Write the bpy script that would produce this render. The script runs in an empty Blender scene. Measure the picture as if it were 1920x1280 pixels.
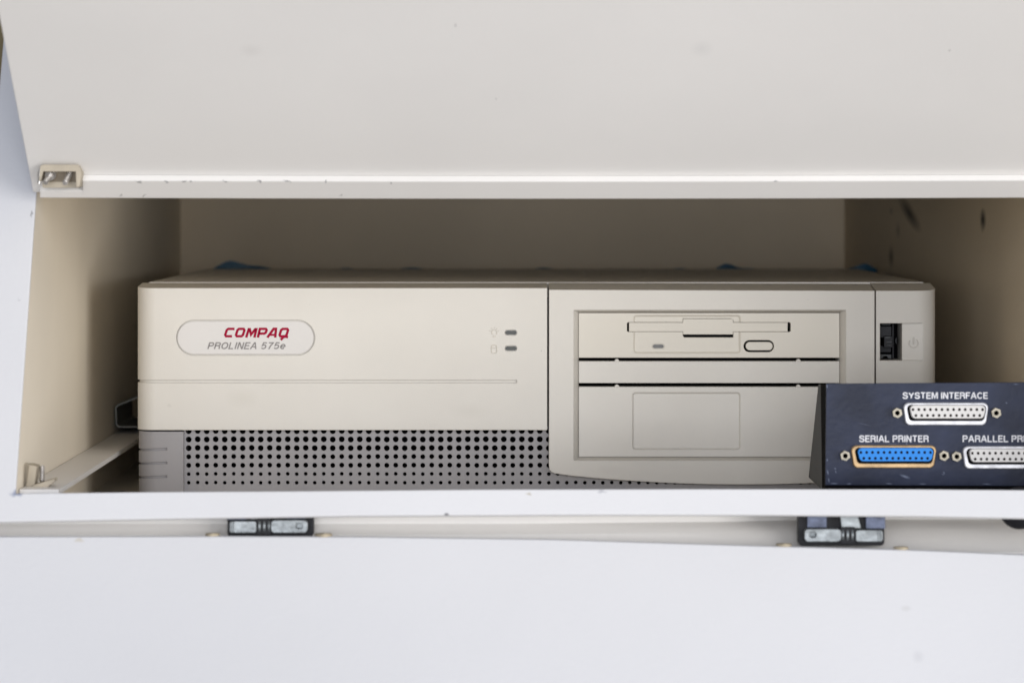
import bpy, bmesh, math, random
from mathutils import Vector, Matrix
random.seed(7)
SC = bpy.context.scene
COL = SC.collection

# ------------------------------------------------------------------ camera
F = 7140.0            # focal length in photo pixels
ZC = 0.158            # eye height above the compartment floor
HY = 375.0            # horizon row in the photo
D1 = 2.0              # distance to the computer's face
K = D1 / F
cam = bpy.data.cameras.new('camera'); camo = bpy.data.objects.new('camera', cam); COL.objects.link(camo)
camo.location = (0, 0, ZC); camo.rotation_euler = (math.radians(90), 0, 0)
cam.sensor_width = 36; cam.lens = F / 1920 * 36; cam.shift_y = -(640 - HY) / 1920
cam.clip_start = 0.05; cam.clip_end = 100
cam.dof.use_dof = True; cam.dof.focus_distance = 1.96; cam.dof.aperture_fstop = 14
SC.camera = camo

# ------------------------------------------------------------------ world and lamps
w = bpy.data.worlds.new('World'); SC.world = w; w.use_nodes = True
nt = w.node_tree; nt.nodes.clear()
tc = nt.nodes.new('ShaderNodeTexCoord'); sp = nt.nodes.new('ShaderNodeSeparateXYZ')
nt.links.new(tc.outputs['Generated'], sp.inputs[0])
def ramp(stops):
    r = nt.nodes.new('ShaderNodeValToRGB'); e = r.color_ramp.elements
    while len(e) < len(stops): e.new(0.5)
    for i, (p, c) in enumerate(stops): e[i].position = p; e[i].color = (*c, 1)
    return r
def rng(sock):
    m = nt.nodes.new('ShaderNodeMapRange'); m.inputs[1].default_value = -1; m.inputs[2].default_value = 1
    nt.links.new(sock, m.inputs[0]); return m.outputs[0]
rz = ramp([(0.0, (1.45, 1.37, 1.30)), (0.43, (1.45, 1.38, 1.31)), (0.495, (2.7, 2.62, 2.54)), (0.63, (2.7, 2.70, 2.72)), (0.70, (0.40, 0.54, 0.85)), (1.0, (0.20, 0.32, 0.62))])
nt.links.new(rng(sp.outputs[2]), rz.inputs[0])
rx = ramp([(0.0, (0.30, 0.30, 0.30)), (0.36, (0.55, 0.55, 0.55)), (0.50, (1, 1, 1)), (1.0, (1.0, 1.0, 1.0))])
nt.links.new(rng(sp.outputs[0]), rx.inputs[0])
mx = nt.nodes.new('ShaderNodeMix'); mx.data_type = 'RGBA'; mx.blend_type = 'MULTIPLY'; mx.inputs[0].default_value = 1
nt.links.new(rz.outputs[0], mx.inputs[6]); nt.links.new(rx.outputs[0], mx.inputs[7])
ry = ramp([(0.0, (1.0, 1.0, 1.0)), (0.25, (0.85, 0.85, 0.85)), (0.5, (0.45, 0.45, 0.45)), (1.0, (0.3, 0.3, 0.3))])
nt.links.new(rng(sp.outputs[1]), ry.inputs[0])
my = nt.nodes.new('ShaderNodeMix'); my.data_type = 'RGBA'; my.blend_type = 'MULTIPLY'; my.inputs[0].default_value = 1
nt.links.new(mx.outputs[2], my.inputs[6]); nt.links.new(ry.outputs[0], my.inputs[7])
bg = nt.nodes.new('ShaderNodeBackground'); bg.inputs[1].default_value = 0.47
nt.links.new(my.outputs[2], bg.inputs[0])
wo = nt.nodes.new('ShaderNodeOutputWorld'); nt.links.new(bg.outputs[0], wo.inputs[0])

def area(name, loc, target, size, energy, color):
    l = bpy.data.lights.new(name, 'AREA'); l.shape = 'RECTANGLE'; l.size, l.size_y = size; l.energy = energy; l.color = color
    o = bpy.data.objects.new(name, l); COL.objects.link(o); o.location = loc
    o.rotation_euler = (Vector(target) - Vector(loc)).to_track_quat('-Z', 'Y').to_euler(); return o
area('daylight_from_right', (2.3, -0.9, 0.10), (0, 1.9, 0.1), (1.8, 1.6), 60, (1.0, 0.985, 0.965))
area('front_fill', (-0.2, -1.6, 0.28), (0.15, 1.9, 0.09), (1.8, 1.0), 47, (0.955, 0.98, 1.04))  # unseen fill lamp added in front to brighten the computer's face

SC.view_settings.view_transform = 'Standard'; SC.view_settings.look = 'None'
SC.view_settings.exposure = 0.02; SC.view_settings.gamma = 1.0
SC.view_settings.use_curve_mapping = False

# ------------------------------------------------------------------ mapping helpers
def P(px, py, d): return Vector(((px - 960) * d / F, d, ZC + (HY - py) * d / F))
def FM(u, v, wd): return Vector(((u - 960) * K, D1 + wd, ZC + (HY - v) * K))   # the plane of the computer's face
def mapper(d):
    k = d / F
    return lambda u, v, wd: Vector(((u - 960) * k, d + wd, ZC + (HY - v) * k))

# ------------------------------------------------------------------ materials
def mat(name, col, rough=0.5, metal=0.0, bump=0.0, bscale=600, var=0.04, vscale=9, bevel=0.0, spec=0.5, spots=(), coat=0.0, var2=None):
    m = bpy.data.materials.new(name); m.use_nodes = True; t = m.node_tree; n = t.nodes; L = t.links
    b = n['Principled BSDF']
    b.inputs['Roughness'].default_value = rough; b.inputs['Metallic'].default_value = metal
    b.inputs['Specular IOR Level'].default_value = spec; b.inputs['Coat Weight'].default_value = coat
    geo = n.new('ShaderNodeNewGeometry')
    no = n.new('ShaderNodeTexNoise'); no.inputs['Scale'].default_value = vscale; no.inputs['Detail'].default_value = 6
    L.new(geo.outputs['Position'], no.inputs['Vector'])
    r = n.new('ShaderNodeValToRGB'); e = r.color_ramp.elements
    e[0].position = 0.3; e[1].position = 0.7
    e[0].color = (*[c * (1 - var) for c in col], 1); e[1].color = (*(var2 or [min(1, c * (1 + var)) for c in col]), 1)
    L.new(no.outputs[0], r.inputs[0]); cur = r.outputs[0]
    if spots:
        wn = n.new('ShaderNodeTexNoise'); wn.inputs['Scale'].default_value = 260; wn.inputs['Detail'].default_value = 3
        L.new(geo.outputs['Position'], wn.inputs['Vector'])
        wm = n.new('ShaderNodeVectorMath'); wm.operation = 'MULTIPLY_ADD'
        L.new(wn.outputs['Color'], wm.inputs[0]); wm.inputs[1].default_value = (0.004,) * 3
        ad = n.new('ShaderNodeVectorMath'); ad.operation = 'ADD'; ad.inputs[1].default_value = (-0.002,) * 3
        L.new(geo.outputs['Position'], wm.inputs[2]); L.new(wm.outputs[0], ad.inputs[0])
        for c, rad, rot, colr, st, soft in spots:
            mp = n.new('ShaderNodeVectorMath'); mp.operation = 'SUBTRACT'; mp.inputs[1].default_value = c
            L.new((ad if soft < 0.9 else geo).outputs[0], mp.inputs[0])
            ro = n.new('ShaderNodeVectorRotate'); ro.rotation_type = 'EULER_XYZ'; ro.inputs['Rotation'].default_value = rot
            L.new(mp.outputs[0], ro.inputs['Vector'])
            dv = n.new('ShaderNodeVectorMath'); dv.operation = 'DIVIDE'; dv.inputs[1].default_value = rad
            L.new(ro.outputs[0], dv.inputs[0])
            ln = n.new('ShaderNodeVectorMath'); ln.operation = 'LENGTH'; L.new(dv.outputs[0], ln.inputs[0])
            mr = n.new('ShaderNodeMapRange'); mr.inputs[1].default_value = 1.0; mr.inputs[2].default_value = 1.0 - soft
            mr.inputs[3].default_value = 0; mr.inputs[4].default_value = st
            L.new(ln.outputs['Value'], mr.inputs[0])
            mi = n.new('ShaderNodeMix'); mi.data_type = 'RGBA'; mi.inputs[7].default_value = (*colr, 1)
            L.new(mr.outputs[0], mi.inputs[0]); L.new(cur, mi.inputs[6]); cur = mi.outputs[2]
    L.new(cur, b.inputs['Base Color'])
    nrm = None
    if bevel:
        bv = n.new('ShaderNodeBevel'); bv.samples = 6; bv.inputs['Radius'].default_value = bevel; nrm = bv.outputs[0]
    if bump:
        bn = n.new('ShaderNodeTexNoise'); bn.inputs['Scale'].default_value = bscale; bn.inputs['Detail'].default_value = 3
        L.new(geo.outputs['Position'], bn.inputs['Vector'])
        bp = n.new('ShaderNodeBump'); bp.inputs['Strength'].default_value = bump; bp.inputs['Distance'].default_value = 0.0005
        L.new(bn.outputs[0], bp.inputs['Height'])
        if nrm: L.new(nrm, bp.inputs['Normal'])
        nrm = bp.outputs[0]
    if nrm: L.new(nrm, b.inputs['Normal'])
    return m

# ------------------------------------------------------------------ object helpers
def thing(name, label, cat, loc=(0, 0, 0), group=None):
    o = bpy.data.objects.new(name, None); COL.objects.link(o); o.location = loc; o.empty_display_size = 0.02
    o['label'] = label; o['category'] = cat
    if group: o['group'] = group
    return o
def root_loc(p):
    while p.parent: p = p.parent
    return Vector(p.location)
def finish(me, angle=32):
    bm = bmesh.new(); bm.from_mesh(me)
    for f in bm.faces: f.smooth = True
    for e in bm.edges:
        e.smooth = len(e.link_faces) == 2 and e.calc_face_angle(0) < math.radians(angle)
    bm.to_mesh(me); bm.free()
def obj(name, src, m, parent=None, angle=32, label=None):
    if isinstance(src, bmesh.types.BMesh):
        bmesh.ops.recalc_face_normals(src, faces=src.faces)
        me = bpy.data.meshes.new(name); src.to_mesh(me); src.free()
    else:
        me = src; me.name = name
    if parent: me.transform(Matrix.Translation(-root_loc(parent)))
    finish(me, angle)
    if len(me.materials): me.materials.clear()
    for x in (m if isinstance(m, (list, tuple)) else [m]): me.materials.append(x)
    o = bpy.data.objects.new(name, me); COL.objects.link(o)
    if parent: o.parent = parent
    if label: o['label'] = label
    return o
def loft(bm, loops, mi=0):
    """closed solid through a list of equal-length 3D loops, capped at both ends"""
    vs = [[bm.verts.new(p) for p in lp] for lp in loops]
    n = len(vs[0]); fs = []
    for a, b in zip(vs, vs[1:]):
        for i in range(n): fs.append(bm.faces.new((a[i], a[(i + 1) % n], b[(i + 1) % n], b[i])))
    fs.append(bm.faces.new(vs[0][::-1])); fs.append(bm.faces.new(vs[-1]))
    for f in fs: f.material_index = mi
def prism(bm, pts, w0, w1, fm=FM, mi=0):
    loft(bm, [[fm(u, v, w0) for u, v in pts], [fm(u, v, w1) for u, v in pts]], mi)
def hprism(bm, prof, v0, v1, fm=FM, shear=None):
    """profile (u, w) seen from above, extruded from photo row v0 to v1"""
    f = shear or (lambda u: 0)
    loft(bm, [[fm(u, v0 + f(u), wd) for u, wd in prof], [fm(u, v1 + f(u), wd) for u, wd in prof]])
def ext(bm, pts, vec):
    vec = Vector(vec); loft(bm, [[Vector(p) for p in pts], [Vector(p) + vec for p in pts]])
def box(bm, a, b, mi=0):
    (x0, y0, z0), (x1, y1, z1) = a, b
    loft(bm, [[(x0, y0, z0), (x1, y0, z0), (x1, y0, z1), (x0, y0, z1)], [(x0, y1, z0), (x1, y1, z0), (x1, y1, z1), (x0, y1, z1)]], mi)
def rect(u0, v0, u1, v1): return [(u0, v0), (u1, v0), (u1, v1), (u0, v1)]
def rrect(u0, v0, u1, v1, r, n=6):
    o = []
    for cx, cy, a0 in ((u1 - r, v0 + r, -90), (u1 - r, v1 - r, 0), (u0 + r, v1 - r, 90), (u0 + r, v0 + r, 180)):
        for i in range(n + 1):
            a = math.radians(a0 + 90 * i / n); o.append((cx + r * math.cos(a), cy + r * math.sin(a)))
    return o
def pill(u0, v0, u1, v1, n=10): return rrect(u0, v0, u1, v1, (v1 - v0) / 2 - 0.01, n)
def cyl(bm, a, b, r0, r1=None, n=16, mi=0):
    a, b = Vector(a), Vector(b); r1 = r0 if r1 is None else r1
    q = (b - a).to_track_quat('Z', 'Y')
    ring = lambda c, r: [c + q @ Vector((r * math.cos(2 * math.pi * i / n), r * math.sin(2 * math.pi * i / n), 0)) for i in range(n)]
    loft(bm, [ring(a, r0), ring(b, r1)], mi)
def ribbon(pts, t, closed=False):
    """flat mitred stroke: two outlines"""
    n = len(pts); L = []; R = []
    for i, p in enumerate(pts):
        p = Vector(p)
        a = Vector(pts[i - 1]) if (i > 0 or closed) else None
        b = Vector(pts[(i + 1) % n]) if (i < n - 1 or closed) else None
        d1 = (p - a).normalized() if a is not None else (b - p).normalized()
        d2 = (b - p).normalized() if b is not None else d1
        n1 = Vector((-d1.y, d1.x)); n2 = Vector((-d2.y, d2.x)); m = (n1 + n2).normalized()
        s = t / 2 / max(0.45, m.dot(n1)); L.append(p + m * s); R.append(p - m * s)
    return L, R
def stroke(bm, pts, t, w0, w1, fm=FM, closed=False):
    L, R = ribbon(pts, t, closed); n = len(pts)
    V = [[bm.verts.new(fm(p.x, p.y, wd)) for p in S] for S in (L, R) for wd in (w0, w1)]   # L0 L1 R0 R1
    l0, l1, r0, r1 = V
    for i in range(n if closed else n - 1):
        j = (i + 1) % n
        for q in ((l0[i], l0[j], r0[j], r0[i]), (l1[i], r1[i], r1[j], l1[j]), (l0[i], l1[i], l1[j], l0[j]), (r0[i], r0[j], r1[j], r1[i])): bm.faces.new(q)
    if not closed:
        bm.faces.new((l0[0], r0[0], r1[0], l1[0])); bm.faces.new((l0[-1], l1[-1], r1[-1], r0[-1]))
def boolean(base, cuts):
    """base bmesh minus a list of cutter bmeshes -> mesh"""
    bmesh.ops.recalc_face_normals(base, faces=base.faces)
    me = bpy.data.meshes.new('tmp'); base.to_mesh(me); base.free()
    o = bpy.data.objects.new('tmp', me); COL.objects.link(o); tmp = []
    for c in cuts:
        bmesh.ops.recalc_face_normals(c, faces=c.faces)
        cm = bpy.data.meshes.new('cut'); c.to_mesh(cm); c.free()
        co = bpy.data.objects.new('cut', cm); COL.objects.link(co); tmp.append(co)
        md = o.modifiers.new('b', 'BOOLEAN'); md.operation = 'DIFFERENCE'; md.solver = 'EXACT'; md.object = co
    dg = bpy.context.evaluated_depsgraph_get(); dg.update()
    res = bpy.data.meshes.new_from_object(o.evaluated_get(dg))
    for x in tmp + [o]: bpy.data.objects.remove(x, do_unlink=True)
    return res
def B(): return bmesh.new()
def one(fn, *a, **k):
    bm = B(); fn(bm, *a, **k); return bm
def ell(cx, cy, rx, ry, a0, a1, n=14):
    return [(cx + rx * math.cos(math.radians(a0 + (a1 - a0) * i / n)), cy + ry * math.sin(math.radians(a0 + (a1 - a0) * i / n))) for i in range(n + 1)]
S_ = [(.60, .76), (.57, .88), (.47, .97), (.32, 1), (.17, .98), (.06, .89), (.04, .75), (.09, .63), (.20, .565), (.34, .52), (.49, .465), (.60, .37), (.62, .25), (.57, .10), (.46, .02), (.32, 0), (.16, .02), (.05, .11), (.01, .26)]
GL = {  # letter: (width, strokes as (points, closed))
 'S': (.63, [(S_, 0)]), 'Y': (.66, [([(0, 1), (.33, .45), (.66, 1)], 0), ([(.33, .5), (.33, 0)], 0)]),
 'T': (.60, [([(-.02, 1), (.62, 1)], 0), ([(.30, 1), (.30, 0)], 0)]),
 'E': (.54, [([(.56, 1), (.03, 1), (.03, 0), (.58, 0)], 0), ([(.03, .52), (.52, .52)], 0)]),
 'F': (.52, [([(.56, 1), (.03, 1), (.03, -.07)], 0), ([(.03, .50), (.48, .50)], 0)]),
 'M': (.78, [([(.03, -.07), (.03, 1), (.12, 1), (.39, .08), (.66, 1), (.75, 1), (.75, -.07)], 0)]),
 'I': (.08, [([(.04, -.07), (.04, 1.07)], 0)]), 'N': (.62, [([(.03, -.07), (.03, 1), (.10, 1), (.52, 0), (.59, 0), (.59, 1.07)], 0)]),
 'R': (.62, [([(.03, -.07), (.03, 1), (.40, 1)] + ell(.40, .76, .18, .24, 80, -90, 8) + [(.03, .52)], 0), ([(.40, .52)] + [(.53, .44), (.57, .32), (.59, .05), (.63, -.06)], 0)]),
 'P': (.58, [([(.03, -.07), (.03, 1), (.38, 1)] + ell(.38, .74, .18, .26, 80, -90, 8) + [(.03, .48)], 0)]),
 'A': (.68, [([(.00, -.07), (.30, 1), (.38, 1), (.68, -.07)], 0), ([(.13, .32), (.55, .32)], 0)]),
 'C': (.66, [(ell(.34, .5, .32, .5, 38, 322, 18), 0)]), 'L': (.52, [([(.03, 1.07), (.03, 0), (.54, 0)], 0)]),
 'O': (.70, [(ell(.35, .5, .34, .5, 0, 342, 19), 1)]),
 '5': (.56, [([(.54, 1), (.14, 1), (.07, .50)] + ell(.28, .32, .27, .32, 120, -145, 12), 0)]),
 '7': (.55, [([(0, 1), (.54, 1), (.30, .45), (.20, -.07)], 0)]),
 'e': (.54, [([(.03, .37), (.52, .37)] + ell(.28, .36, .25, .36, 10, 320, 16), 0)]),
 ' ': (.14, [])}
def lettering(body, rectpx, w0, thick, fm, t, shear=0.0, gap=0.20):
    u0, v0, u1, v1 = rectpx; H = v1 - v0 - t; tot = sum(GL[c][0] for c in body) + gap * (len(body) - 1)
    sx = (u1 - u0 - t - shear * H) / tot; x = 0; bm = B(); e = 0
    for c in body:
        wd_, sts = GL[c]
        for pts, cl in sts:
            e += 1; q = [(u0 + t / 2 + (x + px) * sx + shear * py * H, v1 - t / 2 - py * H) for px, py in pts]
            stroke(bm, q, t, w0 - thick - (e % 5) * 0.00002, w0 + 0.0002, fm, closed=bool(cl))
        x += wd_ + gap
    return bm

# ------------------------------------------------------------------ geometry of the leaning front
LEAN = 0.56
def frame_d(px, py): return (1.74 + LEAN * (ZC - 0.025)) / (1 - LEAN * (HY - py) / F)
def FP(px, py): return P(px, py, frame_d(px, py))
XL = -0.227
DB = 2.61
RX = lambda d: 0.2277 + (DB - d) * 0.0544       # the right wall splays a little
def rwall(px, py):
    d = 0.3697 / ((px - 960) / F + 0.0544); return P(px, py, d)

PALE = (0.715, 0.712, 0.722)  # cooler copy of CREAM, with the sky's blue tint mixed into the colour
CREAM = (0.75, 0.733, 0.712)
DARK = (0.03, 0.03, 0.035)
def S(p, r, rot=(0, 0, 0), c=DARK, st=0.8, soft=0.6): return (tuple(p), r, rot, c, st, soft)

HINGE_T = Vector((0, -0.838, 0.545)); HINGE_N = Vector((0, -0.545, -0.838))
def flap_pt(px, s, h):    # s along the flap from its hinge edge, h out of its inner face
    q = Vector((0, 1.806, 0.1617)) + HINGE_T * s + HINGE_N * h
    q.x = (px - 960) * q.y / F; return q
def flap_hit(px, py):     # the point of the flap's inner face that the photo shows at this pixel
    v = Vector(((px - 960) / F, 1, (HY - py) / F)); o = Vector((0, 1.806, 0.1617)); c = Vector((0, 0, ZC))
    return c + v * ((o - c).dot(HINGE_N) / v.dot(HINGE_N))

M = {}
M['paint'] = mat('cream_paint', CREAM, 0.42, bump=0.22, bscale=520, var=0.02, vscale=7, bevel=0.0006, spec=0.4)
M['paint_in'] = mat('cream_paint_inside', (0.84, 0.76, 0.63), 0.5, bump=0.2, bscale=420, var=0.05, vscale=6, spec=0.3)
sp_frame = [S(FP(32, 925), (0.0035, 0.004, 0.002), c=(0.16, 0.20, 0.32), st=0.75), S(FP(838, 965), (0.0016, 0.004, 0.0010)),
            S(FP(60, 400), (0.0006, 0.003, 0.0020), st=0.5), S(FP(62, 700), (0.0004, 0.002, 0.0006), st=0.4),
            S(FP(992, 926), (0.0020, 0.002, 0.0007), c=(0.42, 0.36, 0.25), st=0.6), S(FP(1130, 921), (0.003, 0.002, 0.0007), c=(0.3, 0.3, 0.34), st=0.5),
            S(FP(36, 560), (0.0007, 0.002, 0.0005), st=0.2)]
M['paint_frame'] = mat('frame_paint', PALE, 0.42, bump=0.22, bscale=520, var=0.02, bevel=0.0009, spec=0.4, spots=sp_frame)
sp_flap = [S(flap_hit(855, 48), (0.0006, 0.002, 0.0018), st=0.35), S(flap_hit(930, 186), (0.0005, 0.002, 0.0010), st=0.35),
           S(flap_hit(1777, 95), (0.0006, 0.001, 0.0006), st=0.6), S(flap_hit(470, 95), (0.006, 0.008, 0.004), c=(0.62, 0.60, 0.58), st=0.4, soft=0.95),
           S(flap_hit(1315, 92), (0.006, 0.01, 0.005), c=(0.60, 0.59, 0.58), st=0.35, soft=0.95)]
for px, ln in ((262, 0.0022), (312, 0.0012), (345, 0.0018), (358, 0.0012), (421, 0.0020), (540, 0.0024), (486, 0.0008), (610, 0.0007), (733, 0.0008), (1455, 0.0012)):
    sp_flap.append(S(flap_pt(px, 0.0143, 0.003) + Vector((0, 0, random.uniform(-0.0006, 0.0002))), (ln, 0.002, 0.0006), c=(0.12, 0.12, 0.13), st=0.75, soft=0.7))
for px, r in ((228, 0.5), (271, 0.6), (640, 0.3)):
    sp_flap.append(S(flap_pt(px, 0.002, 0.003), (0.0018, 0.002, 0.0005), (0, r, 0), c=(0.2, 0.19, 0.18), st=0.7, soft=0.7))
M['paint_flap'] = mat('flap_paint', CREAM, 0.45, bump=0.10, bscale=300, var=0.025, vscale=8, bevel=0.0006, spec=0.35, spots=sp_flap)
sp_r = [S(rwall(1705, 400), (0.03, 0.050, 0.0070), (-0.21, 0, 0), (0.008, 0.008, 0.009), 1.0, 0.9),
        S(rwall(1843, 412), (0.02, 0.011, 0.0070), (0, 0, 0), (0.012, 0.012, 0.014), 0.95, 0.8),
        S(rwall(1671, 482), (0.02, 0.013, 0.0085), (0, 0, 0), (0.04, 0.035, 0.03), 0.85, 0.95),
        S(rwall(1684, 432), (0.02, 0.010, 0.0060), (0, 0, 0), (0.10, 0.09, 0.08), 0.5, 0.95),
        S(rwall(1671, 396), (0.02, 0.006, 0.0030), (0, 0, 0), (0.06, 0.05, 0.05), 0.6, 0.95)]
M['paint_back'] = mat('bounce_tinted_paint', (0.78, 0.665, 0.50), 0.5, bump=0.2, bscale=420, var=0.06, vscale=6, spec=0.3)  # brown of light bounced around the interior, mixed into the back wall's colour
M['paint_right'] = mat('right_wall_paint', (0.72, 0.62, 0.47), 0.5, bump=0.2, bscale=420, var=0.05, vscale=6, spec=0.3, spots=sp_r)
sp_floor = [S((-0.203, 1.93, 0), (0.004, 0.02, 0.01), (0, 0, 0.4), (0.04, 0.04, 0.04), 0.9, 0.7), S((-0.19, 1.87, 0), (0.018, 0.003, 0.01), (0, 0, 0.1), (0.03, 0.03, 0.03), 0.85, 0.7), S((-0.199, 1.84, 0), (0.006, 0.006, 0.01), (0, 0, 0.1), (0.05, 0.05, 0.05), 0.85, 0.7)]
M['paint_floor'] = mat('floor_paint', (0.74, 0.68, 0.58), 0.5, bump=0.2, bscale=300, var=0.12, vscale=25, spots=sp_floor)
HD = Vector((0, -0.6, -0.8))
def door_hit(px, py):
    v = Vector(((px - 960) / F, 1, (HY - py) / F)); o = P(960, 1006, 1.735); n = Vector((0, -0.8, 0.6)); c = Vector((0, 0, ZC))
    return c + v * ((o - c).dot(n) / v.dot(n))
sp_door = [S(door_hit(1700, 1140), (0.0035, 0.006, 0.002), c=(0.42, 0.40, 0.37), st=0.5, soft=0.95), S(door_hit(1688, 1141), (0.0012, 0.002, 0.0009), c=(0.3, 0.28, 0.26), st=0.5),
           S(door_hit(1723, 1228), (0.0035, 0.006, 0.004), c=(0.45, 0.45, 0.47), st=0.5, soft=0.95), S(P(1038, 1005, 1.735), (0.0045, 0.004, 0.0011), c=(0.25, 0.25, 0.27), st=0.65),
           S(door_hit(150, 1012), (0.003, 0.004, 0.001), c=(0.55, 0.48, 0.36), st=0.5)]
M['paint_door'] = mat('door_paint', PALE, 0.42, bump=0.26, bscale=380, var=0.03, vscale=6, bevel=0.0012, spec=0.4, spots=sp_door)
M['channel'] = mat('channel_grey_green', (0.19, 0.195, 0.18), 0.5, var=0.1)
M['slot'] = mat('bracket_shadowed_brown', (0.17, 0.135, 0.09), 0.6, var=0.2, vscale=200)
M['bracket'] = mat('bracket_beige', (0.38, 0.33, 0.25), 0.5, var=0.15, vscale=90, bevel=0.0004)
M['steel'] = mat('bolt_steel', (0.62, 0.60, 0.58), 0.36, 0.9, var=0.2, vscale=300)
M['zinc'] = mat('hinge_zinc', (0.25, 0.27, 0.28), 0.45, 0.65, bump=0.5, bscale=700, var=0.3, vscale=220, bevel=0.0004)
M['zincplate'] = mat('hinge_plate_blue_grey', (0.085, 0.10, 0.15), 0.45, 0.5, bump=0.4, bscale=600, var=0.35, vscale=250, bevel=0.0004)
M['black'] = mat('black_void', (0.006, 0.006, 0.007), 0.9, spec=0.05)
M['blackmetal'] = mat('black_oily_metal', (0.014, 0.014, 0.017), 0.42, var=0.4, vscale=200, bevel=0.0003, spec=0.15)
M['brass'] = mat('screw_brass', (0.40, 0.34, 0.24), 0.6, 0.2, var=0.3, vscale=300)
M['plastic'] = mat('beige_plastic', (0.675, 0.645, 0.590), 0.48, bump=0.14, bscale=1500, var=0.035, vscale=14, bevel=0.0008, spec=0.4, var2=(0.695, 0.668, 0.615),
                   spots=[S(FM(1014, 657, 0), (0.0005, 0.002, 0.0005), st=0.5, c=(0.2, 0.2, 0.2)), S(FM(582, 571, 0), (0.0004, 0.002, 0.0003), st=0.3, c=(0.3, 0.3, 0.3)),
     S(FM(455, 745, 0), (0.010, 0.004, 0.006), st=0.20, c=(0.50, 0.47, 0.40), soft=0.95), S(FM(760, 585, 0), (0.018, 0.004, 0.007), st=0.18, c=(0.72, 0.69, 0.64), soft=0.95), S(FM(880, 770, 0), (0.012, 0.004, 0.005), st=0.2, c=(0.52, 0.49, 0.43), soft=0.95),
     S(FM(318, 760, 0), (0.002, 0.004, 0.0012), st=0.2, c=(0.4, 0.38, 0.34)), S(FM(1140, 880, 0), (0.010, 0.004, 0.003), st=0.2, c=(0.48, 0.46, 0.42), soft=0.95), S(FM(1514, 563, 0), (0.0012, 0.004, 0.0003), st=0.3, c=(0.4, 0.4, 0.38))])
M['plastic_fd'] = mat('drive_plastic', (0.680, 0.640, 0.560), 0.45, bump=0.08, bscale=1500, var=0.02, bevel=0.0005, spec=0.4)
M['plastic_grey'] = mat('grey_plastic', (0.325, 0.313, 0.320), 0.5, bump=0.16, bscale=1500, var=0.04, vscale=20, bevel=0.0004, spec=0.4)
M['cover'] = mat('cover_paint', (0.74, 0.71, 0.66), 0.32, bump=0.08, bscale=900, var=0.03, bevel=0.0014, spec=0.35)
M['badge'] = mat('badge_silver_beige', (0.60, 0.575, 0.545), 0.35, var=0.02, bevel=0.0003)
M['red'] = mat('logo_red', (0.33, 0.004, 0.034), 0.6, var=0.05, spec=0.12)
M['greyink'] = mat('grey_ink', (0.27, 0.255, 0.25), 0.6, spec=0.2)
M['lens'] = mat('indicator_lens', (0.085, 0.09, 0.088), 0.4, var=0.1, spec=0.2)
M['lensl'] = mat('drive_lens', (0.17, 0.17, 0.17), 0.4, var=0.1, spec=0.2)
M['navy'] = None
_pm = mapper(1.815); sp_navy = []
for (u_, v_, l_, a_, t_) in ((1550.5, 724, 7, 80, 3), (1552, 885, 10, 80, 3), (1551, 862, 6, 95, 2.4), (1566, 878, 5, 20, 2.2), (1567, 884, 6, 70, 2), (1554, 900, 9, 80, 2.6), (1564, 906.0, 14, 2, 2.2), (1592, 906.6, 9, 0, 1.8), (1667, 906.3, 12, 3, 2), (1730, 907, 14, 1, 1.6),
                             (1700, 832, 5, 80, 2), (1672, 832, 26, 3, 1.4), (1770, 886, 6, 60, 2.2), (1768, 889, 5, 20, 1.6), (1850, 907, 17, 2, 1.6), (1887, 755, 4, 10, 2.4), (1905, 720, 10, 0, 1.6), (1697, 893, 20, 20, 5), (1712, 780, 4, 40, 2), (1620, 795, 30, 12, 1.0)):
    sp_navy.append((tuple(_pm(u_, v_, 0)), (l_ * 0.6 * 1.815 / F, 0.01, t_ * 0.6 * 1.815 / F), (0, -math.radians(a_) if a_ <= 60 else -math.radians(a_), 0), (0.25, 0.29, 0.40), 0.7 if l_ < 25 else 0.3, 0.95))
M['navy'] = mat('navy_panel_paint', (0.020, 0.026, 0.052), 0.32, bump=0.2, bscale=350, var=0.35, vscale=45, bevel=0.0005, spec=0.14, spots=sp_navy)
M['side'] = mat('dark_grey_side', (0.105, 0.110, 0.115), 0.7, spec=0.2, var=0.1, bevel=0.0005)
M['white'] = mat('white_lettering', (0.70, 0.70, 0.73), 0.6, var=0.10, vscale=500)
M['shell'] = mat('connector_tin', (0.64, 0.64, 0.67), 0.42, 0.35, var=0.25, vscale=200, bevel=0.0003)
M['shellb'] = mat('connector_gilt', (0.54, 0.36, 0.18), 0.42, 0.35, var=0.3, vscale=200, bevel=0.0003)
M['ins_w'] = mat('insert_white', (0.66, 0.64, 0.62), 0.45)
M['ins_b'] = mat('insert_blue', (0.03, 0.26, 0.78), 0.5, spec=0.2)
M['pin'] = mat('socket_dark', (0.012, 0.008, 0.007), 0.9, spec=0.0)
M['nut'] = mat('jack_nickel', (0.33, 0.30, 0.24), 0.45, 0.6, var=0.25, vscale=400)
M['blue'] = mat('blue_film', (0.035, 0.16, 0.28), 0.35, var=0.2, vscale=40)
M['wall'] = mat('olive_wall', (0.16, 0.13, 0.07), 0.8, var=0.2, vscale=3)

# ================================================================== background wall
o = obj('wall', one(box, (-1.6, 3.2, -0.8), (1.6, 3.3, 1.6)), M['wall']); o['label'] = 'dark olive wall showing as a sliver beyond the cabinet'; o['category'] = 'wall'

# ================================================================== cabinet
cab = thing('equipment_cabinet', 'cream painted sheet metal cabinet open at the front with its flap raised around the computer', 'cabinet', (0.0, 2.15, 0.0))
dfr = lambda z: 1.74 + LEAN * (z - 0.025)
ZT = 0.31
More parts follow.
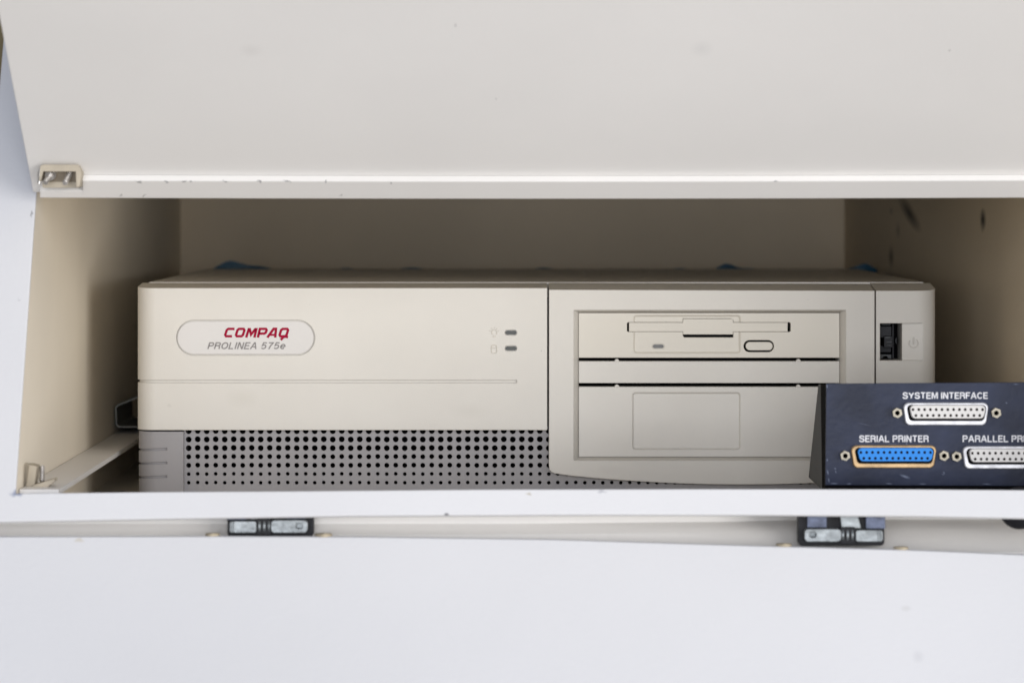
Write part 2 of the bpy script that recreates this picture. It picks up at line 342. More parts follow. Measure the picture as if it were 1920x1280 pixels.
# front frame: bottom lip and left stile in one leaning plane
low = [(-70, 980), (0, 977), (200, 973), (400, 969.5), (680, 965.5), (1100, 963.5), (1440, 964), (1720, 966), (1920, 970), (2080, 974)]
top = [(2080, 920), (1920, 918.5), (1720, 917), (1300, 916.5), (900, 917.5), (560, 920.5), (300, 922), (100, 924), (29, 925)]
pts = [FP(*p) for p in low] + [FP(*p) for p in top] + [Vector((XL, dfr(ZT), ZT)), Vector((-0.2475, dfr(ZT), ZT))]
nrm = Vector((0, -1, LEAN)).normalized()
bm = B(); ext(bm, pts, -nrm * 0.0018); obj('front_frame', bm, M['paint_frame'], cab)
# walls
zf = 0.0
def side_poly(x, off=0.004):
    return [(x, 1.78, -0.004), (x, 1.78, 0.018), (x, dfr(0.018) + off, 0.0181), (x, dfr(ZT) + off, ZT), (x, DB, ZT), (x, DB, -0.004)]
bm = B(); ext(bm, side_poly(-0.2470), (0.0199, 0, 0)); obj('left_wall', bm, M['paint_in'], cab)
r0 = side_poly(0.0)
L1 = [(RX(y), y, z) for _, y, z in r0]; bm = B(); ext(bm, L1, (0.02, 0, 0)); obj('right_wall', bm, M['paint_right'], cab)
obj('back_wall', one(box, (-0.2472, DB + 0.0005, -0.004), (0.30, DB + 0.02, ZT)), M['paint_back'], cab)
obj('floor_pan', one(box, (XL + 0.0003, 1.764, -0.003), (0.30, DB - 0.0005, 0.0)), M['paint_floor'], cab)
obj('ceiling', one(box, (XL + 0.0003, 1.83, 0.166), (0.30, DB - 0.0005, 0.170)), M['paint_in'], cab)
obj('side_ledge', one(box, (XL + 0.0003, 1.752, 0.0225), (-0.2085, DB - 0.001, 0.0250)), M['paint'], cab)
# rail below the lip, a rounded cove along the door's hinge line
pl = [(1.7480, 0.0150), (1.7540, 0.0146), (1.7580, 0.0120), (1.7580, 0.0085), (1.7540, 0.0040), (1.7525, -0.004), (1.7525, -0.014), (1.7985, -0.014), (1.7985, 0.0170), (1.7480, 0.0170)]
pr = [(1.7480, 0.0150), (1.7940, 0.0150), (1.7960, 0.0140), (1.7960, 0.0075), (1.7680, 0.0045), (1.7535, -0.004), (1.7535, -0.014), (1.7985, -0.014), (1.7985, 0.0170), (1.7480, 0.0170)]
bm = B(); loft(bm, [[(x, a[0] * (1 - t) + b[0] * t, a[1] * (1 - t) + b[1] * t) for a, b in zip(pl, pr)] for x, t in ((-0.2475, 0), (0.0, 0.1), (0.10, 0.5), (0.14, 0.95), (0.323, 1))])
obj('hinge_rail', bm, M['paint'], cab)
# channel on the left wall, deep inside
bm = B(); stroke(bm, [(275, 800), (223, 800), (218, 795), (217, 764), (222, 759), (275, 738)], 2.6, 0, 0.09, mapper(2.17)); obj('wall_channel', bm, M['channel'], cab)
# bracket in the lower left corner of the opening
m5 = mapper(1.775)
bm = B(); prism(bm, [(35, 868), (57, 869), (50, 921), (31, 926)], -0.002, 0.004, m5)
prism(bm, [(57.5, 869), (72, 872), (66, 919), (50.5, 921)], -0.006, 0.006, m5)
prism(bm, [(66, 907), (105, 895), (106, 900), (77, 922), (60, 924)], -0.008, 0.004, m5)
cb = obj('corner_bracket', bm, M['bracket'], cab)
bm = B(); a, b = m5(77, 876, 0.004), m5(79, 902, -0.001)
for i in range(6):
    q0 = a.lerp(b, i / 6); q1 = a.lerp(b, (i + 0.6) / 6); cyl(bm, q0, q1, 0.0012, n=12); cyl(bm, q1, a.lerp(b, (i + 1) / 6), 0.0009, n=12)
obj('bolt', bm, M['steel'], cb)

# raised flap with its hinge strip
bm = B()
FX0, FX1 = XL, 0.31
def fl(x, s, h): q = Vector((0, 1.806, 0.1617)) + HINGE_T * s + HINGE_N * h; q.x = x; return q
# sheet
loft(bm, [[fl(FX0, 0.0, 0), fl(FX1, 0.0, 0), fl(FX1, 0.0, -0.0016), fl(FX0, 0.0, -0.0016)], [fl(FX0, 0.27, 0), fl(FX1, 0.27, 0), fl(FX1, 0.27, -0.0016), fl(FX0, 0.27, -0.0016)]])
fb = bm
upper = None
# strip: bowed along its length, notched at the left end for the bracket
bow = lambda px: 0.00055 * (((px - 1000) / 930.0) ** 2) - 0.0003
def strip(bm, xs, s0, s1, h):
    loops = []
    for px in xs:
        b_ = bow(px) * 1.8
        loops.append([flap_pt(px, s0 + b_, 0.0002), flap_pt(px, s0 + b_, h), flap_pt(px, s1 + b_, h), flap_pt(px, s1 + b_, 0.0002)])
    loft(bm, loops)
strip(bm, [155, 300, 500, 750, 1000, 1250, 1500, 1750, 1920, 2140], 0.0, 0.0148, 0.0034)
strip(bm, [75, 115, 154.9], 0.0, 0.0058, 0.0034)
flap = obj('raised_flap', bm, M['paint_flap'], cab)
# bracket in the notch
mf = mapper(1.790)
bm = B()
prism(bm, [(79, 311), (84, 309), (148, 309), (152, 312), (156, 324), (152, 350), (146, 352), (145, 322), (84, 322), (80, 340), (76, 340)], -0.0065, 0.006, mf)
prism(bm, rect(80, 341, 145, 352), -0.001, 0.006, mf)
br = obj('hinge_bracket', bm, M['bracket'], flap)
obj('bracket_slot', one(prism, rrect(83, 322.5, 146, 341, 7), -0.0012, 0.0065, mf), M['slot'], br)
for (a, b, r, nut) in (((100, 321), (90, 343), 0.0013, True), ((133, 321), (127, 344), 0.0013, False)):
    A = mf(*a, -0.0006); Bq = mf(*b, -0.0115); bm = B(); N = 9
    for i in range(N):
        cyl(bm, A.lerp(Bq, i / N), A.lerp(Bq, (i + 0.55) / N), r, n=12); cyl(bm, A.lerp(Bq, (i + 0.55) / N), A.lerp(Bq, (i + 1) / N), r * 0.82, n=12)
    if nut:
        cyl(bm, A.lerp(Bq, 0.02), A.lerp(Bq, 0.20), 0.0024, n=6); cyl(bm, A.lerp(Bq, 0.25), A.lerp(Bq, 0.33), 0.0026, n=18); cyl(bm, A.lerp(Bq, 0.38), A.lerp(Bq, 0.46), 0.0022, n=18)
    obj('bolt', bm, M['steel'], flap)
bm = B(); cyl(bm, mf(75.5, 318, 0.0), mf(73.5, 344, 0.0), 0.0008, n=12); cyl(bm, mf(75.3, 322, 0), mf(74.6, 331, 0), 0.0011, n=12); obj('hinge_pin', bm, M['steel'], flap)

# drop door below
edge = [(-80, 1001), (100, 1001), (400, 1000.5), (680, 1001.5), (1040, 1006.5), (1440, 1019), (1720, 1026.5), (1920, 1035), (2080, 1040)]
tp = [P(x, y, 1.735) for x, y in edge]
bm = B(); DN = Vector((0, -0.8, 0.6))
loops = []
for p in tp:
    loops.append([p + HD * 0.0015 - DN * 0.0, p + HD * 0.30, p + HD * 0.30 - DN * 0.014, p - DN * 0.014, p - DN * 0.0015])
loft(bm, loops); door = obj('drop_door', bm, M['paint_door'], cab)
for px, py, r in ((398, 999, 0.0035), (606, 999.5, 0.0042), (1470, 1018.5, 0.0038), (1690, 1024.5, 0.0036)):
    c = P(px, py, 1.7362); bm = B(); cyl(bm, c + Vector((0, 0.002, -0.0016)), c + Vector((0, 0.002, -0.0002)), r, r * 0.92, n=24); cyl(bm, c + Vector((r * 0.2, 0.002, -0.0002)), c + Vector((r * 0.2, 0.002, 0.0000)), r * 0.4, n=6)
    obj('screw', bm, M['brass'], door)

# concealed hinges between lip and door
def hinge(u0, v0, sgn):
    hm0 = mapper(1.7450)
    hm = lambda u, v, wd: hm0(u0 + sgn * u, v0 + v, wd)
    root = None
    bm = B(); prism(bm, rrect(-82, -42, 80, 24.5, 8), 0.0045, 0.0125, hm)
    pk = obj('hinge', bm, M['blackmetal'], cab)
    a = one(prism, rrect(-72, -9, -4, 14, 7), -0.003, 0.004, hm)
    me = boolean(a, [one(prism, pill(-64, -4, -50, 7), -0.006, 0.0015, hm)])
    obj('hinge_arm', me, M['zinc'], pk)
    bm = B(); prism(bm, rrect(24, -7, 74, 14, 4), -0.003, 0.004, hm)
    prism(bm, rect(65, -6, 67, 13), -0.0036, -0.0029, hm); prism(bm, rect(70, -6, 72, 13), -0.0036, -0.0029, hm)
    obj('hinge_arm', bm, M['zinc'], pk)
    bm = B(); prism(bm, rrect(-6, -13, 26, 19, 8), -0.001, 0.004, hm); obj('hinge_knuckle', bm, M['blackmetal'], pk)
    for i, u in enumerate((-2, 7, 16)):
        c0 = hm(u, 3, 0.001); c1 = hm(u + 4, 3, 0.001); bm = B(); cyl(bm, c0, c1, 0.0031, n=20); obj('hinge_link', bm, M['zinc'], pk)
    obj('hinge_plate', one(prism, rect(-66, -40, -30, -11), 0.0005, 0.0045, hm), M['zincplate'], pk)
    obj('hinge_plate', one(prism, rect(44, -40, 80, -9), 0.0005, 0.0045, hm), M['zincplate'], pk)
    bm = B(); prism(bm, [(-6, -40), (26, -40), (34, -10), (-2, -12)], -0.001, 0.004, hm); obj('hinge_arm', bm, M['zinc'], pk)
hinge(1580, 999.5, 1)
hinge(505, 983, -1)
# dark rounded bumper peeping out at the far right under the lip
bm = B(); c = P(1912, 952, 1.752)
bmesh.ops.create_uvsphere(bm, u_segments=24, v_segments=16, radius=0.0098)
for v in bm.verts: v.co = Vector((v.co.x * 1.0, v.co.y * 0.55, v.co.z * 1.0)) + c
obj('rubber_bumper', bm, M['blackmetal'], cab)

# ================================================================== computer
pc = thing('desktop_computer', 'beige desktop computer lying flat in the open cabinet, grey perforated grille along its base', 'computer', (FM(1006, 0, 0).x, 2.2, 0.0))
BW = 0.035
def arcprof(u0, r, inset=0.0, side=-1, wfront=0.0, n=10):
    """front profile round a vertical outer corner at u0 with radius r (pixels)"""
    o = []
    for i in range(n + 1):
        a = math.radians(90 * i / n)
        o.append((u0 - side * (r - (r - inset) * math.sin(a)), wfront + (r - (r - inset) * math.cos(a)) * K))
    return o      # from the face round to the side
RAD = 36
def bezel(u_in, u_out, side, v0, v1, rise=7, wf=0.0, back=BW):
    arc = arcprof(u_out, RAD, 0, side, wf)
    prof = [(u_in, wf)] + arc + [(u_out, back), (u_in, back)]
    tp = [FM(u, v0 - rise * (max(0, wd) / BW), wd) for u, wd in prof]; bt = [FM(u, v1, wd) for u, wd in prof]
    bm = B(); loft(bm, [tp, bt]); return bm
def wrap_groove(u_end, u_out, v0, v1, depth_px, shear=None, wf=0.0):
    arc = arcprof(u_out, RAD, depth_px, -1, wf)
    prof = [(u_out - 15, wf - 0.01), (u_end, wf - 0.01), (u_end, wf + depth_px * K)] + arc + [(u_out + depth_px, 0.03), (u_out - 15, 0.03)]
    bm = B(); hprism(bm, prof, v0, v1, shear=shear); return bm
# left part of the front
cuts = [wrap_groove(969, 255, 712.5, 717.5, 3.6), one(prism, pill(330.5, 600, 590.5, 666), -0.01, 0.0011)]
for v in (623.5, 653): cuts.append(one(prism, pill(946.5, v - 5, 969.5, v + 5), -0.01, 0.0012))
me = boolean(bezel(1026, 255, -1, 540, 806), cuts)
fbz = obj('front_bezel', me, M['plastic'], pc)
obj('badge', one(prism, pill(333, 602.4, 588, 663.6, 14), 0.0, 0.0012), M['badge'], fbz)
for v in (623.5, 653): obj('indicator_light', one(prism, pill(948, v - 3.6, 968, v + 3.6), 0.0002, 0.0014), M['lens'], fbz)
# logo strokes
def tolet(pts, u0, wd_, v0, h, sh=0.24):
    return [(u0 + x * wd_ + y * h * sh, v0 - y * h) for x, y in pts]
bm = B(); wl = 18.2; gap = 20.2; vb = 632.6; hh = 18.6; u = 419.5; st_ = 4.5
LET = [([[(.98, .87), (.28, .87), (.14, .74), (.10, .26), (.22, .13), (.90, .13)]], [0]),
       ([[(.28, .87), (.80, .87), (.92, .74), (.88, .26), (.76, .13), (.22, .13), (.10, .26), (.14, .74)]], [1]),
       ([[(.08, 0), (.14, .84), (.26, .84), (.54, .30), (.88, .84), (1.00, .84), (1.00, 0)]], [0]),
       ([[(.14, 0), (.14, .87), (.82, .87), (.93, .76), (.90, .50), (.78, .40), (.20, .40)]], [0]),
       ([[(.00, 0), (.48, .88), (.74, .88), (.88, 0)], [(.24, .27), (.84, .27)]], [0, 0]),
       ([[(.28, .87), (.80, .87), (.92, .74), (.88, .26), (.76, .13), (.22, .13), (.10, .26), (.14, .74)], [(.36, -.24), (.56, .02), (.78, .10), (1.10, .04)]], [1, 0])]
eps = 0
for li, (polys, cl) in enumerate(LET):
    for pl, c in zip(polys, cl):
        eps += 0.00002; stroke(bm, tolet(pl, u, wl - 1.5, vb, hh), st_ if len(pl) != 2 else 3.6, -0.0001 - eps, 0.0002, closed=bool(c))
    u += gap if li != 2 else gap + 0.6
    if li == 1: u += 0.4
obj('logo_lettering', bm, M['red'], fbz)
obj('model_lettering', lettering('PROLINEA 575e', (388.5, 641.3, 537.5, 654.5), 0.0, 0.0002, FM, 2.25, 0.30, 0.24), M['greyink'], fbz)
# embossed symbols by the lights
bm = B(); c = (927, 623)
ring = [(c[0] + 5 * math.cos(math.radians(a)), c[1] + 5 * math.sin(math.radians(a))) for a in range(130, 411, 20)]
stroke(bm, ring, 1.3, -0.00035, 0.0003)
stroke(bm, [(924.5, 631), (929.5, 631)], 2.6, -0.00035, 0.0003)
for a in (-160, -125, -90, -55, -20):
    ca, sa = math.cos(math.radians(a)), math.sin(math.radians(a)); stroke(bm, [(c[0] + 7.4 * ca, c[1] + 7.4 * sa), (c[0] + 9.6 * ca, c[1] + 9.6 * sa)], 1.2, -0.0003, 0.0003)
obj('lamp_symbol', bm, M['plastic_fd'], fbz)
bm = B(); stroke(bm, rrect(921.5, 646.5, 931.5, 662, 4, 4), 1.3, -0.00035, 0.0003, closed=True)
stroke(bm, [(922, 650), (925, 652.5), (928, 652.5), (931, 650)], 1.2, -0.00034, 0.0003)
obj('disk_symbol', bm, M['plastic_fd'], fbz)

# bay module
bot = [(x, 907.5 - 15.5 * ((x - 1390) / 310.0) ** 2) for x in range(1620, 1044, -24)]
outl = [(1029.3, 543), (1639.4, 545), (1639.4, 882), (1632, 895)] + bot + [(1040, 886.5), (1034, 884), (1030.5, 880), (1029.3, 872)]
cut = B()
def rl(u0, v0, u1, v1, wd): return [FM(a, b, wd) for a, b in rect(u0, v0, u1, v1)]
loft(cut, [rl(1070, 578.5, 1592, 865.5, -0.0040), rl(1085, 586, 1575.5, 857.5, 0.004), rl(1085, 586, 1575.5, 857.5, 0.06)])
base = B(); prism(base, outl, -0.0012, 0.030)
for v in base.verts:
    if v.co.y > D1 + 0.02 and v.co.z > FM(0, 560, 0).z: v.co.z += 10.5 * K
me = boolean(base, [cut]); bay = obj('bay_bezel', me, M['plastic'], pc)
# floppy drive face
WF = 0.0036
base = B(); prism(base, rect(1085.4, 587, 1575, 671), WF, WF + 0.02)
c1 = B()
rr3 = lambda u0, v0, u1, v1, r, wd: [FM(a, b, wd) for a, b in rrect(u0, v0, u1, v1, r, 4)]
loft(c1, [rr3(1187, 590, 1391, 664.5, 6, WF - 0.0004), rr3(1191, 594, 1386, 660, 4, WF + 0.0010)])
c2 = one(prism, rrect(1176, 604.5, 1483.5, 622.5, 3), -0.01, WF + 0.012)
c3 = one(prism, [(1281, 597.5), (1372, 597.5), (1376, 601), (1376, 633), (1284, 633), (1281, 630)], -0.01, WF + 0.010)
c4 = one(prism, pill(1395, 638, 1452, 660.5), -0.01, WF + 0.008)
c5 = one(prism, pill(1223.5, 645, 1246.5, 654.5), -0.01, WF + 0.0012)
me = boolean(base, [c1, c2, c3, c4, c5]); fd = obj('floppy_drive', me, M['plastic_fd'], pc)
bm = B(); prism(bm, [(1180, 605.1), (1281.5, 605.1), (1281.5, 598.2), (1375.4, 598.2), (1375.4, 605.1), (1478, 605.1), (1478, 622), (1375.4, 622), (1375.4, 627.5), (1281.5, 627.5), (1281.5, 622), (1180, 622)], WF + 0.0012, WF + 0.004)
obj('slot_door', bm, M['plastic_fd'], fd)
bm = B(); prism(bm, rect(1177, 605.5, 1483, 622), WF + 0.0060, WF + 0.0095); prism(bm, rect(1281.4, 622.01, 1375.6, 632.8), WF + 0.0050, WF + 0.0092); 
obj('slot_interior', bm, M['black'], fd)
obj('eject_button', one(prism, pill(1399, 641.3, 1449.5, 657), WF - 0.0006, WF + 0.006), M['plastic_fd'], fd)
obj('button_well', one(prism, pill(1394, 637, 1453, 661.5), WF + 0.0061, WF + 0.009), M['black'], fd)
obj('activity_light', one(prism, pill(1225, 646.4, 1245, 653), WF + 0.0004, WF + 0.0015), M['lensl'], fd)
# blank covers
bm = B(); prism(bm, rect(1085.4, 677.5, 1575, 718.5), WF, WF + 0.01); sc_ = obj('slot_cover', bm, M['plastic'], bay)
base = B(); prism(base, rect(1085.4, 725.5, 1575, 857), WF, WF + 0.01)
cut = B()
def rr3(u0, v0, u1, v1, r, wd): return [FM(a, b, wd) for a, b in rrect(u0, v0, u1, v1, r, 4)]
loft(cut, [rr3(1184.7, 734.7, 1390.3, 844.8, 6, WF - 0.0006), rr3(1188.5, 738.5, 1386.5, 841, 4, WF + 0.0012)])
me = boolean(base, [cut]); obj('bay_cover', me, M['plastic'], bay)
for uu in (1157, 1498):
    for vv in (678.5, 726.5):
        bm = B(); pts = [(uu + 4.6 * math.cos(math.radians(a)), vv - 5.2 * math.sin(math.radians(a))) for a in range(0, 181, 18)]
        prism(bm, pts, WF - 0.0001, WF + 0.004); obj('cover_tab', bm, M['plastic'], bay)
# right part with the power switch recess
cut = B(); hprism(cut, [(1650, -0.01), (1730.5, -0.01), (1730.5, 0.0006), (1692, 0.0024), (1692, 0.028), (1650, 0.028)], 606, 675.5)
me = boolean(bezel(1642.4, 1757, 1, 545, 806, 12), [cut]); pz = obj('power_bezel', me, M['plastic'], pc)
bm = B()
prism(bm, rect(1651, 607, 1691, 675), 0.024, 0.027)
obj('switch_well', bm, M['black'], pz)
bm = B(); prism(bm, rect(1653, 613, 1675, 634), 0.010, 0.02); prism(bm, rect(1653, 650, 1675, 662), 0.012, 0.02); prism(bm, rect(1660, 631, 1676, 652), 0.006, 0.02)
prism(bm, rect(1677, 608, 1680, 674), 0.011, 0.02)
sw = obj('power_switch', bm, M['blackmetal'], pz)
bm = B(); prism(bm, [(1652, 665.5), (1674, 665.5), (1674, 673), (1668.5, 673), (1666, 668.5), (1659.5, 668.5), (1657, 673), (1652, 673)], 0.008, 0.013); prism(bm, rect(1657, 608, 1674, 611), 0.012, 0.016)
prism(bm, rect(1661.5, 632, 1672, 634.5), 0.005, 0.0065); prism(bm, rect(1664, 641, 1674, 643), 0.005, 0.0065); prism(bm, rect(1665, 647, 1673, 648.5), 0.005, 0.0065)
stroke(bm, [(1686 + 3.2 * math.cos(math.radians(a)), 640 + 5.5 * math.sin(math.radians(a))) for a in range(110, 251, 20)], 1.4, 0.008, 0.012)
obj('switch_contact', bm, M['side'], pz)
def pwf(u, v, wd): return FM(u, v, 0.0024 - (u - 1692) / 38.5 * 0.0018 + wd)
bm = B(); stroke(bm, [(1713 + 8.2 * math.cos(math.radians(a)), 643.5 + 8.2 * math.sin(math.radians(a))) for a in range(-52, 233, 15)], 2.0, -0.0004, 0.0003, pwf)
stroke(bm, [(1713, 632), (1713, 645)], 2.4, -0.0006, 0.0003, pwf); obj('power_symbol', bm, M['plastic'], pz)
# grey base: corner trims and perforated grille
def slots(u_out, mirror):
    return [wrap_groove(313, 256, v - 2.1, v + 2.1, 4.2, lambda u: (313 - max(u, 256)) * 0.055, 0.001) for v in (841.5, 867.3, 893)]
base = bezel(343.5, 256.5, -1, 809, 936, 0, 0.001, 0.03)
me = boolean(base, slots(256, False)); ct = obj('corner_trim', me, M['plastic_grey'], pc)
obj('corner_trim', bezel(1668.5, 1755.5, 1, 809, 936, 0, 0.001, 0.03), M['plastic_grey'], pc)
bm = B(); PX, PY = 16.93, 16.3; WG = 0.0055; NS = 20
rows = [(809, 5.5), (824.8, 5.5), (841, 5.4), (857.2, 4.6), (873.4, 4.6), (889.7, 3.5), (906, 3.4)]
ux0 = 352 - PX / 2
for i in range(78):
    for j, (vc, rr) in enumerate(rows):
        cx = 352 + PX * i; cy = vc - (0.5 if i % 2 else 0)
        y0 = (rows[j - 1][0] + vc) / 2 if j else 800.9; y1 = (vc + rows[j + 1][0]) / 2 if j < len(rows) - 1 else 931
        x0, x1 = cx - PX / 2, cx + PX / 2
        O, I, I2 = [], [], []
        for k in range(NS):
            a = 2 * math.pi * (k + 0.5) / NS; ca, sa = math.cos(a), math.sin(a)
            hx = (x1 - cx) if ca > 0 else (cx - x0); hy = (y1 - cy) if sa > 0 else (cy - y0)
            s = min(hx / abs(ca) if abs(ca) > 1e-6 else 1e9, hy / abs(sa) if abs(sa) > 1e-6 else 1e9)
            O.append(bm.verts.new(FM(cx + ca * s, cy + sa * s, WG))); I.append(bm.verts.new(FM(cx + ca * rr, cy + sa * rr, WG))); I2.append(bm.verts.new(FM(cx + ca * rr, cy + sa * rr, WG + 0.0022)))
        cors = {}
        for q, (X, Y) in enumerate(((x1, y1), (x0, y1), (x0, y0), (x1, y0))): cors[q] = bm.verts.new(FM(X, Y, WG))
        for k in range(NS):
            k2 = (k + 1) % NS
            bm.faces.new((O[k], O[k2], I[k2], I[k])); bm.faces.new((I[k], I[k2], I2[k2], I2[k]))
            # fill the small corner triangle where the square turns
            p, q = O[k].co, O[k2].co
            if abs(p.x - q.x) > 1e-7 and abs(p.z - q.z) > 1e-7:
                for cv in cors.values():
                    if (abs(cv.co.x - p.x) < 1e-7 and abs(cv.co.z - q.z) < 1e-7) or (abs(cv.co.z - p.z) < 1e-7 and abs(cv.co.x - q.x) < 1e-7):
                        try: bm.faces.new((O[k], cv, O[k2]))
                        except ValueError: pass
bmesh.ops.remove_doubles(bm, verts=bm.verts, dist=1e-6)
loose = [v for v in bm.verts if not v.link_faces]; bmesh.ops.delete(bm, geom=loose, context='VERTS')
obj('vent_grille', bm, M['plastic_grey'], pc, angle=40)
# dark backing and cover
bm = B(); prism(bm, rect(262, 560, 1750, 934), 0.0305, 0.034); obj('dark_backing', bm, M['black'], pc)  # black plate stands in for the unlit interior behind vents and gaps
bm = B(); zt = ZC - (528.9 - HY) * 2.035 / F
box(bm, (FM(267, 0, 0).x, 2.036, 0.003), (FM(1745, 0, 0).x, 2.425, zt)); obj('top_cover', bm, M['cover'], pc)

# ================================================================== blue film on the computer's top
bm = B(); NX, NY = 120, 7
g = lambda u, c, s, h: h * math.exp(-((u - c) / s) ** 2)
def film_top(u):      # height of the film's upper edge, pixels above a line just under the cover's edge
    return -7 + g(u, 430, 30, 21) + g(u, 485, 36, 11) + g(u, 650, 30, 8.6) + g(u, 772, 40, 9.2) + g(u, 1020, 34, 9.0) + g(u, 1275, 30, 8.2) + g(u, 1362, 20, 16) + g(u, 1405, 30, 8) + g(u, 1624, 20, 16) + g(u, 1590, 24, 6)
V = []
for i in range(NX + 1):
    u = 378 + (1645 - 378) * i / NX
    row = []
    for j in range(NY + 1):
        t = j / NY; d = 2.431 + 0.006 * (1 - t) + 0.0022 * math.sin(u * 0.05 + 3 * t) + 0.0024
        row.append(bm.verts.new(Vector(((u - 960) * 2.43 / F, d, (zt - 0.07) * (1 - t) + t * (zt + film_top(u) * 2.43 / F)))))
    V.append(row)
for i in range(NX):
    for j in range(NY): bm.faces.new((V[i][j], V[i + 1][j], V[i + 1][j + 1], V[i][j + 1]))
ret = bmesh.ops.solidify(bm, geom=bm.faces[:], thickness=0.0003)
o = obj('plastic_film', bm, M['blue']); o['label'] = 'crumpled dark blue plastic film peeking up behind the rear edge of the computer'; o['category'] = 'plastic film'

# ================================================================== connector box
DP = 1.815
pm = mapper(DP)
bx = thing('connector_box', 'dark navy metal box with white lettering and three multi-pin sockets in front of the computer', 'connector box', pm(1780, 914, 0.03))
XR = 2016
bm = B()
A = [pm(1549.5, 719, 0), pm(XR, 716, 0), pm(XR, 911, 0), pm(1547.5, 909, 0)]
kx = lambda p, dd, zz: Vector((p.x, p.y + dd, p.z + zz))
loft(bm, [A, [kx(A[0], 0.0014, 0), kx(A[1], 0.0014, 0), kx(A[2], 0.0014, 0), kx(A[3], 0.0014, 0)]])
obj('face_plate', bm, M['navy'], bx)
bm = B()
A2 = [kx(p, 0.0015, 0) for p in A]
A2[0] += Vector((0.0003, 0, -0.0003)); A2[1] += Vector((0, 0, -0.0003)); A2[2] += Vector((0, 0, -0.004)); A2[3] += Vector((0.0003, 0, -0.004))
Mk = [kx(A2[0], 0.036, -0.0018), kx(A2[1], 0.036, -0.0018), kx(A2[2], 0.021, 0.0), kx(A2[3], 0.021, 0.0)]
Bk = [kx(A2[0], 0.050, -0.0025), kx(A2[1], 0.050, -0.0025), kx(A2[2], 0.105, 0.0), kx(A2[3], 0.105, 0.0)]
loft(bm, [A2, Mk]); obj('housing', bm, M['black'], bx)
bm = B(); loft(bm, [[kx(p, 0.0003, 0) for p in Mk], Bk]); obj('rear_housing', bm, M['side'], bx)
#  on the face
zb = A2[3].z
for fx0, fx1 in ((A2[0].x + 0.012, A2[0].x + 0.030), (A2[1].x - 0.030, A2[1].x - 0.012)):
    obj('foot', one(box, (fx0, DP + 0.020, 0.0003), (fx1, DP + 0.095, zb + 0.0002)), M['blackmetal'], bx)
for s, r in (('SYSTEM INTERFACE', (1692, 735, 1852.5, 747.5)), ('SERIAL PRINTER', (1610.5, 815.7, 1741.5, 828.5)), ('PARALLEL PRINTER', (1804.5, 815.7, 1966, 828.5))):
    obj('lettering', lettering(s, r, 0.0, 0.0002, pm, 2.2, 0.0, 0.21), M['white'], bx)
def dshape(cx, cy, hw, hh, r, sl, n=6):
    """D outline: wide at the top, slanted ends, rounded corners (pixels)"""
    cor = [(cx + hw, cy - hh), (cx + hw - sl, cy + hh), (cx - hw + sl, cy + hh), (cx - hw, cy - hh)]; out = []
    for i, c in enumerate(cor):
        c = Vector(c); a = (Vector(cor[i - 1]) - c).normalized(); b = (Vector(cor[(i + 1) % 4]) - c).normalized()
        ang = a.angle(b); t = r / math.tan(ang / 2); p0 = c + a * t; p1 = c + b * t; ctr = c + (a + b).normalized() * (r / math.sin(ang / 2))
        v0 = p0 - ctr; v1 = p1 - ctr; tot = v0.angle_signed(v1)
        for k in range(n + 1):
            q = tot * k / n; 
            x = v0.x * math.cos(-q) - v0.y * math.sin(-q); y = v0.x * math.sin(-q) + v0.y * math.cos(-q); out.append((ctr.x + x, ctr.y + y))
    return out
def ringloft(bm, loops):
    vs = [[bm.verts.new(p) for p in lp] for lp in loops]; n = len(vs[0]); m_ = len(vs)
    for a in range(m_):
        b = (a + 1) % m_
        for i in range(n): bm.faces.new((vs[a][i], vs[a][(i + 1) % n], vs[b][(i + 1) % n], vs[b][i]))
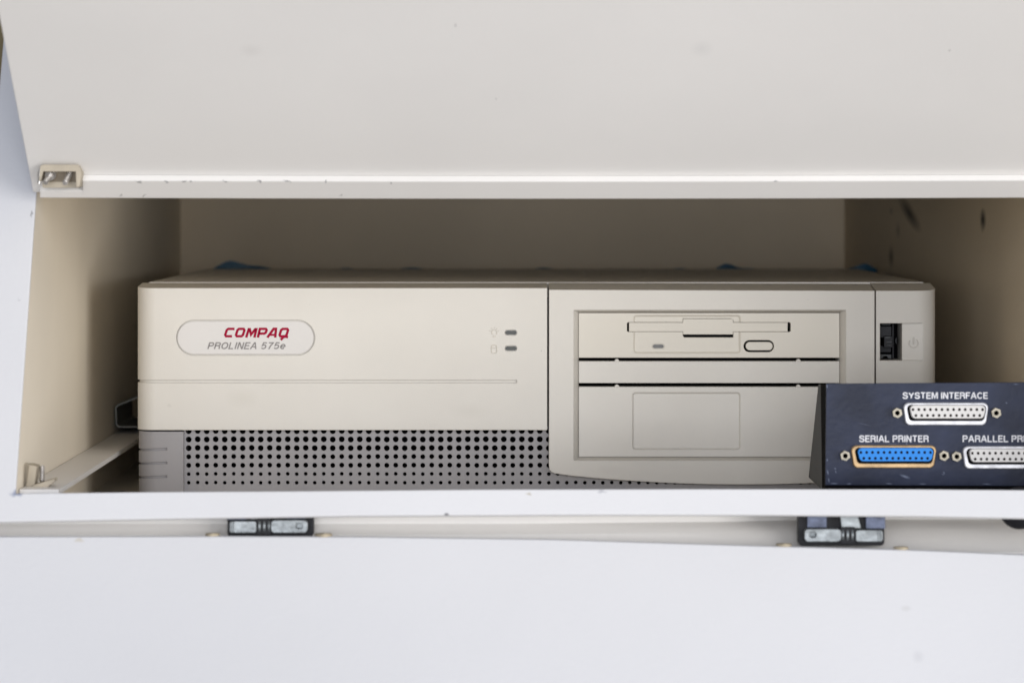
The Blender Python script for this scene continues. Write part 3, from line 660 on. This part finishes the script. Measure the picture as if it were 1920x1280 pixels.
def connector(cx, cy, ins, shell, label):
    bm = B(); D = lambda hw, hh, r, wd, dx=0, dy=0: [pm(a, b, wd) for a, b in dshape(cx - 1 + dx, cy + 2.8 + dy, hw, hh, r, 6)]
    ringloft(bm, [D(81, 21, 10, 0.001), D(81, 21, 10, -0.0020), D(79.6, 19.6, 9.5, -0.0026), D(75.8, 15.2, 8, -0.0026, 1.5, -2.2), D(75.2, 14.8, 8, 0.001, 1.5, -2.2)])
    c = obj('connector', bm, shell, bx, label=label)
    bm = B(); prism(bm, dshape(cx + 0.5, cy + 0.6, 76, 15.4, 8, 6), -0.0004, 0.0006, pm); obj('connector_shadow', bm, M['black'], c)  # black plate painted in as the shadow between shell and insert
    bm = B(); E = lambda hw, hh, r, wd: [pm(a, b, wd) for a, b in dshape(cx + 1.8, cy - 1.6, hw, hh, r, 6)]
    loft(bm, [E(72.6, 12.6, 8, -0.0008), E(72.6, 12.6, 8, -0.0042), E(71.8, 11.8, 7.5, -0.0046)])
    for row, (n_, vv) in enumerate(((13, cy - 6), (12, cy + 5))):
        for i in range(n_):
            uu = cx + 1.6 + (i - (n_ - 1) / 2) * 10.85
            prism(bm, [(uu + 2.6 * math.cos(a * math.pi / 6), vv + 2.6 * math.sin(a * math.pi / 6)) for a in range(12)], -0.0047, -0.0040, pm, mi=1)
    obj('pin_insert', bm, [ins, M['pin']], c)
    for sx in (-1, 1):
        u_ = cx + sx * 92.5; bm = B()
        hexa = [(u_ + 9.6 * math.cos(math.radians(60 * a + 20)), cy + 0.5 + 9.6 * math.sin(math.radians(60 * a + 20))) for a in range(6)]
        me = boolean(one(prism, hexa, -0.0045, 0.001, pm), [one(prism, [(u_ + 4.6 * math.cos(a * math.pi / 8), cy + 0.5 + 4.6 * math.sin(a * math.pi / 8)) for a in range(16)], -0.006, 0.0, pm)])
        obj('jack_screw', me, M['nut'], c)
connector(1773.5, 772.5, M['ins_w'], M['shell'], 'white socket under the heading SYSTEM INTERFACE')
connector(1676, 852.5, M['ins_b'], M['shellb'], 'bright blue socket in a gilt shell under the heading SERIAL PRINTER')
connector(1884.5, 854, M['ins_w'], M['shell'], 'white socket under the heading PARALLEL PRINTER, cut by the edge')
# black cable on the floor behind the box
cu = bpy.data.curves.new('c', 'CURVE'); cu.dimensions = '3D'; cu.bevel_depth = 0.0035; cu.bevel_resolution = 3; s_ = cu.splines.new('BEZIER')
cp = [(0.195, 1.935, 0.010), (0.215, 1.955, 0.0240), (0.235, 1.965, 0.0240), (0.245, 2.05, 0.012), (0.238, 2.3, 0.0035)]
s_.bezier_points.add(len(cp) - 1)
for b_, c_ in zip(s_.bezier_points, cp): b_.co = c_; b_.handle_left_type = b_.handle_right_type = 'AUTO'
to = bpy.data.objects.new('t', cu); COL.objects.link(to); dg = bpy.context.evaluated_depsgraph_get(); dg.update()
me = bpy.data.meshes.new_from_object(to.evaluated_get(dg)); bpy.data.objects.remove(to, do_unlink=True)
o = obj('cable', me, M['blackmetal']); o['label'] = 'black cable half hidden behind the navy connector box'; o['category'] = 'cable'
